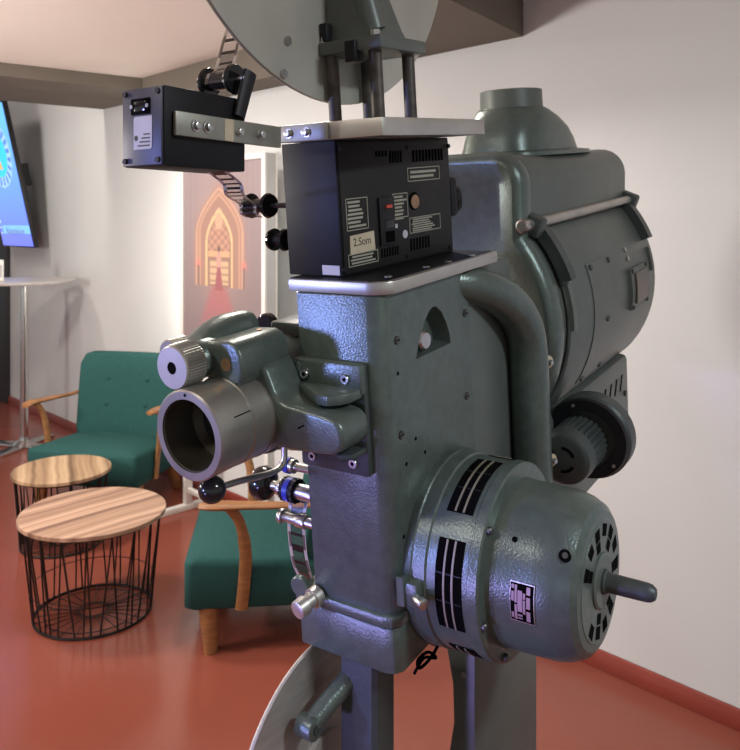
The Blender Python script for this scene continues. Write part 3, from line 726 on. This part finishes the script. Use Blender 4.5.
hb(MB().cyl((-.188, .012, -.292), (-.164, .012, -.292), .0165, None, 28).lathe((-.188, .012, -.292), (1, 0, 0), [(0, .0165), (.004, .0165)], 48, ring=spk).lathe((-.168, .012, -.292), (1, 0, 0), [(0, .0165), (.004, .0165)], 48, ring=spk), 'sprocket', M['black'], kb)
hb(MB().lathe_closed((-.181, .012, -.292), (1, 0, 0), [(0, .0150), (0, .0175), (.009, .0175), (.009, .0150)], 32), 'blue_band', M['blue_plastic'], kb, label='blue plastic band')
gr = hb(MB().cyl((-.19, .01, -.255), (-.134, .01, -.255), .006, None, 16).cyl((-.186, .01, -.255), (-.165, .01, -.255), .010, None, 24), 'guide_roller', M['steel'])
hb(MB().lathe_closed((-.180, .01, -.255), (1, 0, 0), [(0, .009), (0, .0115), (.008, .0115), (.008, .009)], 28), 'blue_band', M['blue_plastic'], gr)
gr2 = hb(MB().cyl((-.198, .008, -.333), (-.134, .008, -.333), .007, None, 20, .001), 'guide_roller', M['steel'])
hb(MB().cyl((-.197, .008, -.333), (-.190, .008, -.333), .0105, None, 24, .001).cyl((-.165, .008, -.333), (-.148, .008, -.333), .010, None, 24, .001), 'collar', M['steel'], gr2)
# bottom knob
tk = hb(MB().lathe((-.128, -.001, -.430), (-.16, -1, -.12), [(0, .0145), (.012, .0145), (.0125, .011), (.026, .0105), (.0262, .0135), (.040, .0125), (.0415, .010), (.0415, 0)], 28), 'tension_knob', M['alu'])
hb(MB().lathe((-.158, .0, -.424), (0, -1, 0), [(0, .015), (.006, .015), (.008, .013)], 24), 'knob_boss', M['paint'], tk)

# --- motor on the side
mc = (.157, -.395)
mt = hb(MB().lathe((.0, *mc), (1, 0, 0), [(.0, .120), (.0, .136), (.012, .138), (.014, .1365), (.032, .1355), (.034, .1325), (.092, .1315), (.0935, .134), (.106, .133), (.108, .130), (.1085, .1125), (.114, .111), (.165, .1095), (.185, .1085), (.200, .1045), (.215, .097), (.2215, .088), (.2225, .078), (.2235, .077), (.2235, 0)], 96), 'motor', M['paint'], ang=25)
def cyl_patch(a0, a1, x0, x1, r, h, n=16):
    """curved slab on the motor drum; angle measured from straight up towards the front (-y)"""
    rings = []
    for k in range(n+1):
        a = math.radians(a0+(a1-a0)*k/n); c, s_ = math.cos(a), -math.sin(a)
        rings.append([(x0, mc[0]+s_*r, mc[1]+c*r), (x1, mc[0]+s_*r, mc[1]+c*r), (x1, mc[0]+s_*(r+h), mc[1]+c*(r+h)), (x0, mc[0]+s_*(r+h), mc[1]+c*(r+h))])
    return rings
for (a0, a1) in ((-4, 43), (58, 110), (128, 170), (-60, -18)):
    wv = hb(MB().loft(cyl_patch(a0, a1, .047, .085, .1305, .0024)), 'motor_vent', M['slot'], mt)
    wr = MB()
    for x in (.060, .072):
        wr.loft(cyl_patch(a0+.5, a1-.5, x-.0013, x+.0013, .1322, .0018))
    hb(wr, 'vent_wire', M['mesh_wire'], wv)
    for q in (.36, .66): 
        a = a0+(a1-a0)*q; hb(MB().loft(cyl_patch(a-.35, a+.35, .048, .084, .1325, .0010, 2)), 'vent_bar', M['black'], wv)
np_r = .1105
npl = hb(MB().loft(cyl_patch(73, 99, .143, .175, .1090, .0022)), 'nameplate', M['alu'], mt, label='small etched nameplate')
hb(MB().loft(cyl_patch(73.7, 98.3, .1438, .1742, .1091, .0025)), 'plate_field', M['slot'], npl)
nq = MB()
for (x0, x1, segs) in ((.1172, .1205, ((77.5, 79.5), (81, 86), (92, 95))), (.1215, .1245, ((77.5, 86.5), (87.5, 95.5))), (.1255, .1315, ((80, 91), (92.5, 93.5), (94.3, 95))), (.1325, .1355, ((81, 84), (84.6, 91.8))), (.137, .142, ((77.5, 81.3), (82.6, 88.5), (90, 95.4)))):
    for (a0, a1) in segs: nq.loft(cyl_patch(73+(a0-76)*1.238, 73+(a1-76)*1.238, x0+.028, x1+.028, .1092, .0028, 4))
hb(nq, 'plate_print', M['plate_pink'], npl)
for a, x in ((48, .0905), (105, .0905), (150, .0905)):
    c, s_ = math.cos(math.radians(a)), -math.sin(math.radians(a)); r = .128
    hb(MB().lathe((.106, mc[0]+s_*.124, mc[1]+c*.124), (1, 0, 0), [(0, .0055), (.006, .0055), (.008, .004), (.008, 0)], 14), 'screw', M['screwd'], mt)
def motor_pt(a, x, r): c, s_ = math.cos(math.radians(a)), -math.sin(math.radians(a)); return (x, mc[0]+s_*r, mc[1]+c*r)
hb(MB().cyl(motor_pt(48, .140, .108), motor_pt(48, .140, .1112), .0036, None, 16), 'oil_hole', M['slot'], mt)
hl = hb(MB().cyl(motor_pt(50, .203, .09), motor_pt(50, .2055, .1055), .0075, None, 20), 'rim_hole', M['slot'], mt)
hb(MB().cyl(motor_pt(50, .204, .09), motor_pt(50, .2065, .107), .0038, None, 14), 'screw', M['screwd'], hl)
# front slots, hub and shaft
for k in range(14):
    a = 360*k/14+8
    if 60 < a % 360 < 118: continue
    Mx = Matrix.Translation((.2235, mc[0], mc[1])) @ Matrix.Rotation(math.radians(a), 4, 'X')
    hb(MB().prism([(-.0070, .057), (.0080, .056), (.0090, .0715), (-.0080, .0735)], 0, -.001, .0006, 0, mtx=Mx), 'end_slot', M['slot'], mt)
    if k % 2: continue
    hb(MB().prism([(-.0065, .041), (.0072, .040), (.0076, .0535), (-.0070, .0545)], 0, -.001, .0006, 0, mtx=Mx), 'end_slot', M['slot'], mt)
hb(MB().lathe((.2225, *mc), (1, 0, 0), [(0, .036), (.003, .036), (.005, .033), (.005, 0)], 40), 'hub', M['paint_smooth'], mt)
hb(MB().lathe((.2265, *mc), (1, 0, 0), [(0, .016), (.004, .016), (.006, .0135), (.012, .0125), (.056, .0120), (.062, .0108), (.067, .007), (.0685, 0)], 28), 'hand_shaft', M['paint_dark'], mt)
# motor mounting lug with a bolt
lg = hb(MB().prism([(.004, -.412), (.046, -.412), (.046, -.385), (.004, -.372)], 0, .0, .012, .002).box(.0, .03, .008, .03, -.413, -.380, .004), 'mounting_lug', M['paint'], mt)
hb(MB().cyl((.026, .012, -.400), (.042, .004, -.400), .0075, None, 20, .001), 'lug_bolt', M['steel'], lg)

# --- lamp house
cx, cz, R0 = -.205, -.150, .268
def lamp_prof(k, top):
    r = R0*1.0 + k
    pts = []
    pts += [(-.05+.06*math.cos(a)+k*.7, top-.06+.06*math.sin(a)+k*.5) for a in [PI/2*(1-q/6) for q in range(7)]]   # top right corner
    pts += [(cx+r*math.cos(math.radians(a)), cz+r*math.sin(math.radians(a))) for a in [38-8*q for q in range(0, 11)]]
    pts += [(-.05, cz-r*.86), (-.36, cz-r*.86)]
    pts += [(cx-r*math.cos(math.radians(a)), cz+r*math.sin(math.radians(a))) for a in [-42+8*q for q in range(0, 11)]]
    pts += [(-.36+.06*math.cos(a)-k*.7, top-.06+.06*math.sin(a)+k*.5) for a in [PI-PI/2*(q/6) for q in range(7)]]
    return pts
LM = Matrix.Translation((-.02, .485, 0)) @ Matrix.Diagonal((1, 1.17, 1, 1)) @ Matrix.Translation((0, -.485, 0))
def hl(mb, name, m, parent=pj, **k): return mb.build(name, m, parent, xf=H @ LM, **k)
fp = lamp_prof(.006, .172)
lh_ = hl(MB().prism(lamp_prof(-.004, .170), 1, .53, 1.055, .006), 'lamp_house', M['paint_smooth'], ang=40)
hl(MB().prism(fp, 1, .485, .535, .020, 4, inset=(.034, .022)), 'front_casting', M['paint'], lh_, ang=60)
dp = arc(cx, cz, R0+.006, 41, -42, 22) + arc(cx, cz, R0-.002, -42, 41, 22)
dor = hl(MB().prism(dp, 1, .548, 1.062, .002), 'lamp_door', M['paint_smooth'], lh_, ang=40)
def dpatch(a0, a1, y0, y1, h0, h1, n=10):
    rs = []
    for k in range(n+1):
        a = math.radians(a0+(a1-a0)*k/n); c, s_ = math.cos(a), math.sin(a); ra, rb_ = R0+h0, R0+h1
        rs.append([(cx+c*ra, y0, cz+s_*ra), (cx+c*ra, y1, cz+s_*ra), (cx+c*rb_, y1, cz+s_*rb_), (cx+c*rb_, y0, cz+s_*rb_)])
    return rs
pt = hl(MB().loft(dpatch(20, -33, .66, .79, .005, .0085)), 'cover_plate', M['paint_smooth'], dor)
for (a, y) in ((18, .675), (18, .775), (-31, .675), (-31, .775), (-6, .73)):
    c, s_ = math.cos(math.radians(a)), math.sin(math.radians(a)); p = Vector((cx+c*(R0+.0085), y, cz+s_*(R0+.0085)))
    hl(MB().cyl(tuple(p), (p.x+c*.004, p.y, p.z+s_*.004), .0065, .005, 14), 'screw', M['paint_dark'], pt)
wn = hl(MB().loft(dpatch(10, -9, .87, .985, .005, .014)), 'window_frame', M['paint_smooth'], dor)
hl(MB().loft(dpatch(7.5, -6.5, .89, .965, .0142, .018)), 'viewing_window', M['amber_dark'], wn, label='dark brown viewing window')
for (a, y) in ((8.8, .88), (8.8, .975), (-8, .88), (-8, .975)):
    c, s_ = math.cos(math.radians(a)), math.sin(math.radians(a)); p = Vector((cx+c*(R0+.014), y, cz+s_*(R0+.014)))
    hl(MB().cyl(tuple(p), (p.x+c*.003, p.y, p.z+s_*.003), .005, None, 12), 'screw', M['paint_dark'], wn)
for dz in (0, .02):
    c, s_ = math.cos(math.radians(19-4.2*dz/.02)), math.sin(math.radians(19-4.2*dz/.02)); p = Vector((cx+c*(R0+.005), .89, cz+s_*(R0+.005)))
    hl(MB().cyl(tuple(p), (p.x+c*.004, p.y, p.z+s_*.004), .0055, None, 12), 'rivet', M['alu'], dor)
# hinge rod, lugs and straps
ha = math.radians(41); hr_ = R0+.024; hx, hz = cx+hr_*math.cos(ha), cz+hr_*math.sin(ha)
hg = hl(MB().cyl((hx, .50, hz), (hx, 1.075, hz), .0095, None, 20), 'hinge_rod', M['alu'], lh_, label='bright hinge rod')
hl(MB().lathe((hx, .476, hz), (0, 1, 0), [(0, .009), (.002, .0125), (.020, .0125), (.024, .010)], 24), 'rod_nut', M['steel'], hg)
for y in (.518, 1.045):
    lu = hl(MB().box(-.045, .020, y-.010, y+.020, -.022, .016, .006, mtx=Matrix.Translation((hx, 0, hz)) @ Matrix.Rotation(.4, 4, 'Y')), 'hinge_lug', M['paint_dark'], hg)
    hl(MB().loft(dpatch(39, 17, y+.022, y+.046, .004, .026) if y < .8 else dpatch(39, 20, y-.03, y-.004, .004, .026)), 'hinge_strap', M['paint_dark'], lu)
    hl(MB().loft(dpatch(16, -2, y+.03, y+.046, .004, .012) if y < .8 else dpatch(16, 4, y-.018, y-.004, .004, .012)), 'strap_end', M['paint_smooth'], lu)
# chimney
def rr(xc, yc, hx_, hy, z, e):
    out = []
    for i in range(48):
        t = 2*PI*i/48; c, s_ = math.cos(t), math.sin(t)
        out.append((xc+hx_*math.copysign(abs(c)**e, c), yc+hy*math.copysign(abs(s_)**e, s_), z))
    return out
cm = hb(MB().loft([rr(-.14, .83, .105, .20, .164, .5), rr(-.14, .83, .105, .198, .172, .5), rr(-.138, .805, .091, .168, .176, .55), rr(-.137, .80, .088, .160, .200, .6), rr(-.136, .790, .084, .140, .225, .65), rr(-.136, .774, .079, .110, .246, .75), rr(-.135, .756, .073, .082, .260, .9), rr(-.135, .75, .069, .071, .265, 1)]), 'chimney', M['paint'], lh_, ang=40)
hb(MB().lathe_closed((-.135, .75, .262), (0, 0, 1), [(0, .058), (0, .066), (.040, .065), (.042, .058)], 48), 'chimney_collar', M['paint_smooth'], cm)
# lamp house base with vent slots
lb = hb(MB().box(-.34, .0, .50, 1.08, -.56, -.33, .012), 'lamp_base', M['paint_smooth'], lh_)
for k in range(6):
    y = .80+.042*k
    hb(MB().prism([(y-.006, -.405), (y+.012, -.37), (y+.020, -.37), (y+.002, -.405)], 0, -.0005, .001), 'vent_slot', M['slot'], lb)
hb(MB().cyl((0, 1.045, -.42), (.004, 1.045, -.42), .007, None, 14), 'screw', M['paint_dark'], lb)
hb(MB().cyl((0, 1.045, -.53), (.004, 1.045, -.53), .007, None, 14), 'screw', M['paint_dark'], lb)
# blower
bw = (.063, -.369)
bl = hb(MB().lathe((bw[0], .585, bw[1]), (0, 1, 0), [(0, .052), (0, .070), (.003, .076), (.008, .080), (.038, .080), (.046, .075), (.06, .068), (.065, .05)], 56), 'blower', M['paint_dark'], label='black blower motor on the lamp house')
hb(MB().lathe_closed((bw[0], .578, bw[1]), (0, 1, 0), [(0, .054), (0, .0745), (.008, .0765), (.012, .054)], 56), 'blower_ring', M['black'], bl)
fin = lambda i: 1.0 if i % 3 else .93
hb(MB().lathe((bw[0]-.010, .505, bw[1]-.006), (0, 1, 0), [(0, .0485), (.075, .049)], 84, ring=fin).lathe((bw[0]-.010, .480, bw[1]-.006), (0, 1, 0), [(0, .038), (.003, .044), (.006, .0475), (.030, .0505), (.034, .0485)], 56), 'blower_cap', M['paint_dark'], bl)
for k in range(3):
    a0 = k*120+20
    pts_ = arc(0, 0, .024, a0, a0+70, 8) + arc(0, 0, .019, a0+70, a0, 8)
    hb(MB().prism(pts_, 1, -.0006, .0006, mtx=Matrix.Translation((bw[0]-.010, .4797, bw[1]-.006))), 'cap_slot', M['slot'], bl)
for a in (110, -40):
    hb(MB().cyl((bw[0]+.066*math.cos(math.radians(a)), .575, bw[1]+.066*math.sin(math.radians(a))), (bw[0]+.066*math.cos(math.radians(a)), .58, bw[1]+.066*math.sin(math.radians(a))), .003, None, 10), 'screw', M['alu'], bl)

# --- pedestal (upright, not tilted)
PZ = -.44
pc = pb(MB().prism([(-.104, .064), (-.053, .064), (-.047, .070), (-.047, .112), (-.104, .112)], 2, zf+.09, -.498), 'front_column', M['paint_dark'])
rcp = [(-.095, zf+.09), (.0, zf+.09)]
rc = MB()
rc.prism([(-.042, -.54), (.012, -.54), (.012, zf+.09), (-.05, zf+.09), (-.046, -.80), (-.034, -.74), (-.024, -.68), (-.026, -.62)], 1, .25, .497, .002)
rear = pb(rc, 'rear_column', M['paint_smooth'])
pb(MB().box(-.115, -.006, .26, .42, -.56, -.44, .004), 'column_head', M['paint_smooth'], rear)
for z in (-.600, -.765):
    pb(MB().cyl((-.006, .25, z), (-.006, .247, z), .005, None, 12), 'screw', M['steel'], rear)
pb(MB().box(-.30, .19, -.20, .75, zf, zf+.09, .015), 'foot_casting', M['paint_smooth'])
ld = pb(MB().lathe((-.157, .080, -.697), (1, 0, 0), [(0, 0), (0, .177), (.003, .184), (.006, .185), (.009, .184), (.0095, .05), (.016, .05), (.016, 0)], 96), 'take_up_plate', M['plate2'], label='lower round steel reel plate')
lvr = pb(MB().tube([(-.098, .072, -.553), (-.107, .040, -.569), (-.114, .009, -.587)], [.0155, .0145, .0135], 20), 'tension_lever', M['paint'])
pb(MB().cyl((-.130, .005, -.590), (-.103, .005, -.590), .0155, None, 24, .002), 'lever_eye', M['paint'], lvr)
pb(MB().cyl((-.103, .005, -.590), (-.101, .005, -.590), .0065, None, 16), 'lever_screw', M['paint_dark'], lvr)
# loose cable under the housing
cb = [ray(442, 637, 1.10), ray(432, 656, 1.09), ray(420, 668, 1.08), ray(418, 660, 1.08), ray(428, 652, 1.09), ray(436, 658, 1.09), ray(424, 658, 1.085), ray(414, 674, 1.08)]
MB().tube(bez([tuple(p) for p in cb], 6), .0022, 8).build('loose_cable', M['slot'], pj, xf=WD)

# ------------------------------------------------------------------ light
w = bpy.data.worlds.new('world'); SC.world = w; w.use_nodes = True
bg = w.node_tree.nodes['Background']; bg.inputs['Color'].default_value = (.95, .98, 1.0, 1); bg.inputs['Strength'].default_value = .42
def area(name, loc, target, size, power, col, size_y=None, spread=180, shape='RECTANGLE'):
    l = bpy.data.lights.new(name, 'AREA'); l.energy = power; l.color = col; l.size = size
    l.shape = shape
    if shape == 'RECTANGLE': l.size_y = size_y or size
    l.spread = math.radians(spread)
    o = bpy.data.objects.new(name, l); COL.objects.link(o); o.location = loc
    o.rotation_euler = (Vector(target)-Vector(loc)).to_track_quat('-Z', 'Y').to_euler()
    return o
warm = (1, .92, .84)
area('ceiling_lamp', (-1.9, 3.0, 2.28), (-1.9, 3.2, 0), .3, 34, warm, shape='DISK')
area('ceiling_lamp', (-.3, 2.3, 2.28), (-.3, 2.3, 0), .25, 18, warm, shape='DISK')
area('ceiling_lamp', (1.2, .12, 2.28), (1.2, .12, 0), .3, 27, (.84, .93, 1), shape='DISK')
area('ceiling_lamp', (-1.3, .2, 2.28), (-1.3, .2, 0), .3, 14, warm, shape='DISK')
area('wall_fill', tuple(rp(4.2, 1.3, 2.6)), tuple(rp(4.3, 0, 1.0)), .4, 42, warm, shape='DISK')  # added fill that brightens the left wall, no fixture known there
# added fill below the ceiling to brighten it, no known lamp there
area('ceiling_fill', (-2.9, 1.9, 1.5), (-1.3, 2.9, 2.31), .5, 54, (1, .91, .85), shape='DISK', spread=160)
area('poster_glow', tuple(rp(2.80, .14, 1.25)), tuple(rp(3.05, -.2, 1.3)), .10, 7, (1, .93, .82), .9)
# added spot for the cool light on the machine's front, its source unseen
l = bpy.data.lights.new('cool_spot', 'SPOT'); l.energy = 260; l.color = (.30, .36, 1.0); l.spot_size = math.radians(20); l.spot_blend = .35; l.shadow_soft_size = .12
wl = HEAD @ Vector((-1.7, -2.7, .1)); o = bpy.data.objects.new('cool_spot', l); COL.objects.link(o); o.location = wl
o.rotation_euler = (HEAD @ Vector((.04, .1, -.22)) - wl).to_track_quat('-Z', 'Y').to_euler()

l = bpy.data.lights.new('violet_spot', 'SPOT'); l.energy = 130; l.color = (.42, .33, 1.0); l.spot_size = math.radians(14); l.spot_blend = .4; l.shadow_soft_size = .1  # second added spot, violet on the lower front, stands for an unseen source
wl = HEAD @ Vector((-.75, -2.6, -.85)); o = bpy.data.objects.new('violet_spot', l); COL.objects.link(o); o.location = wl
o.rotation_euler = (HEAD @ Vector((-.01, .05, -.47)) - wl).to_track_quat('-Z', 'Y').to_euler()

# ------------------------------------------------------------------ view
vs = SC.view_settings
SC.display_settings.display_device = 'sRGB'
vs.view_transform = 'Standard'; vs.look = 'None'; vs.exposure = 0.0; vs.gamma = 1.0; vs.use_curve_mapping = False
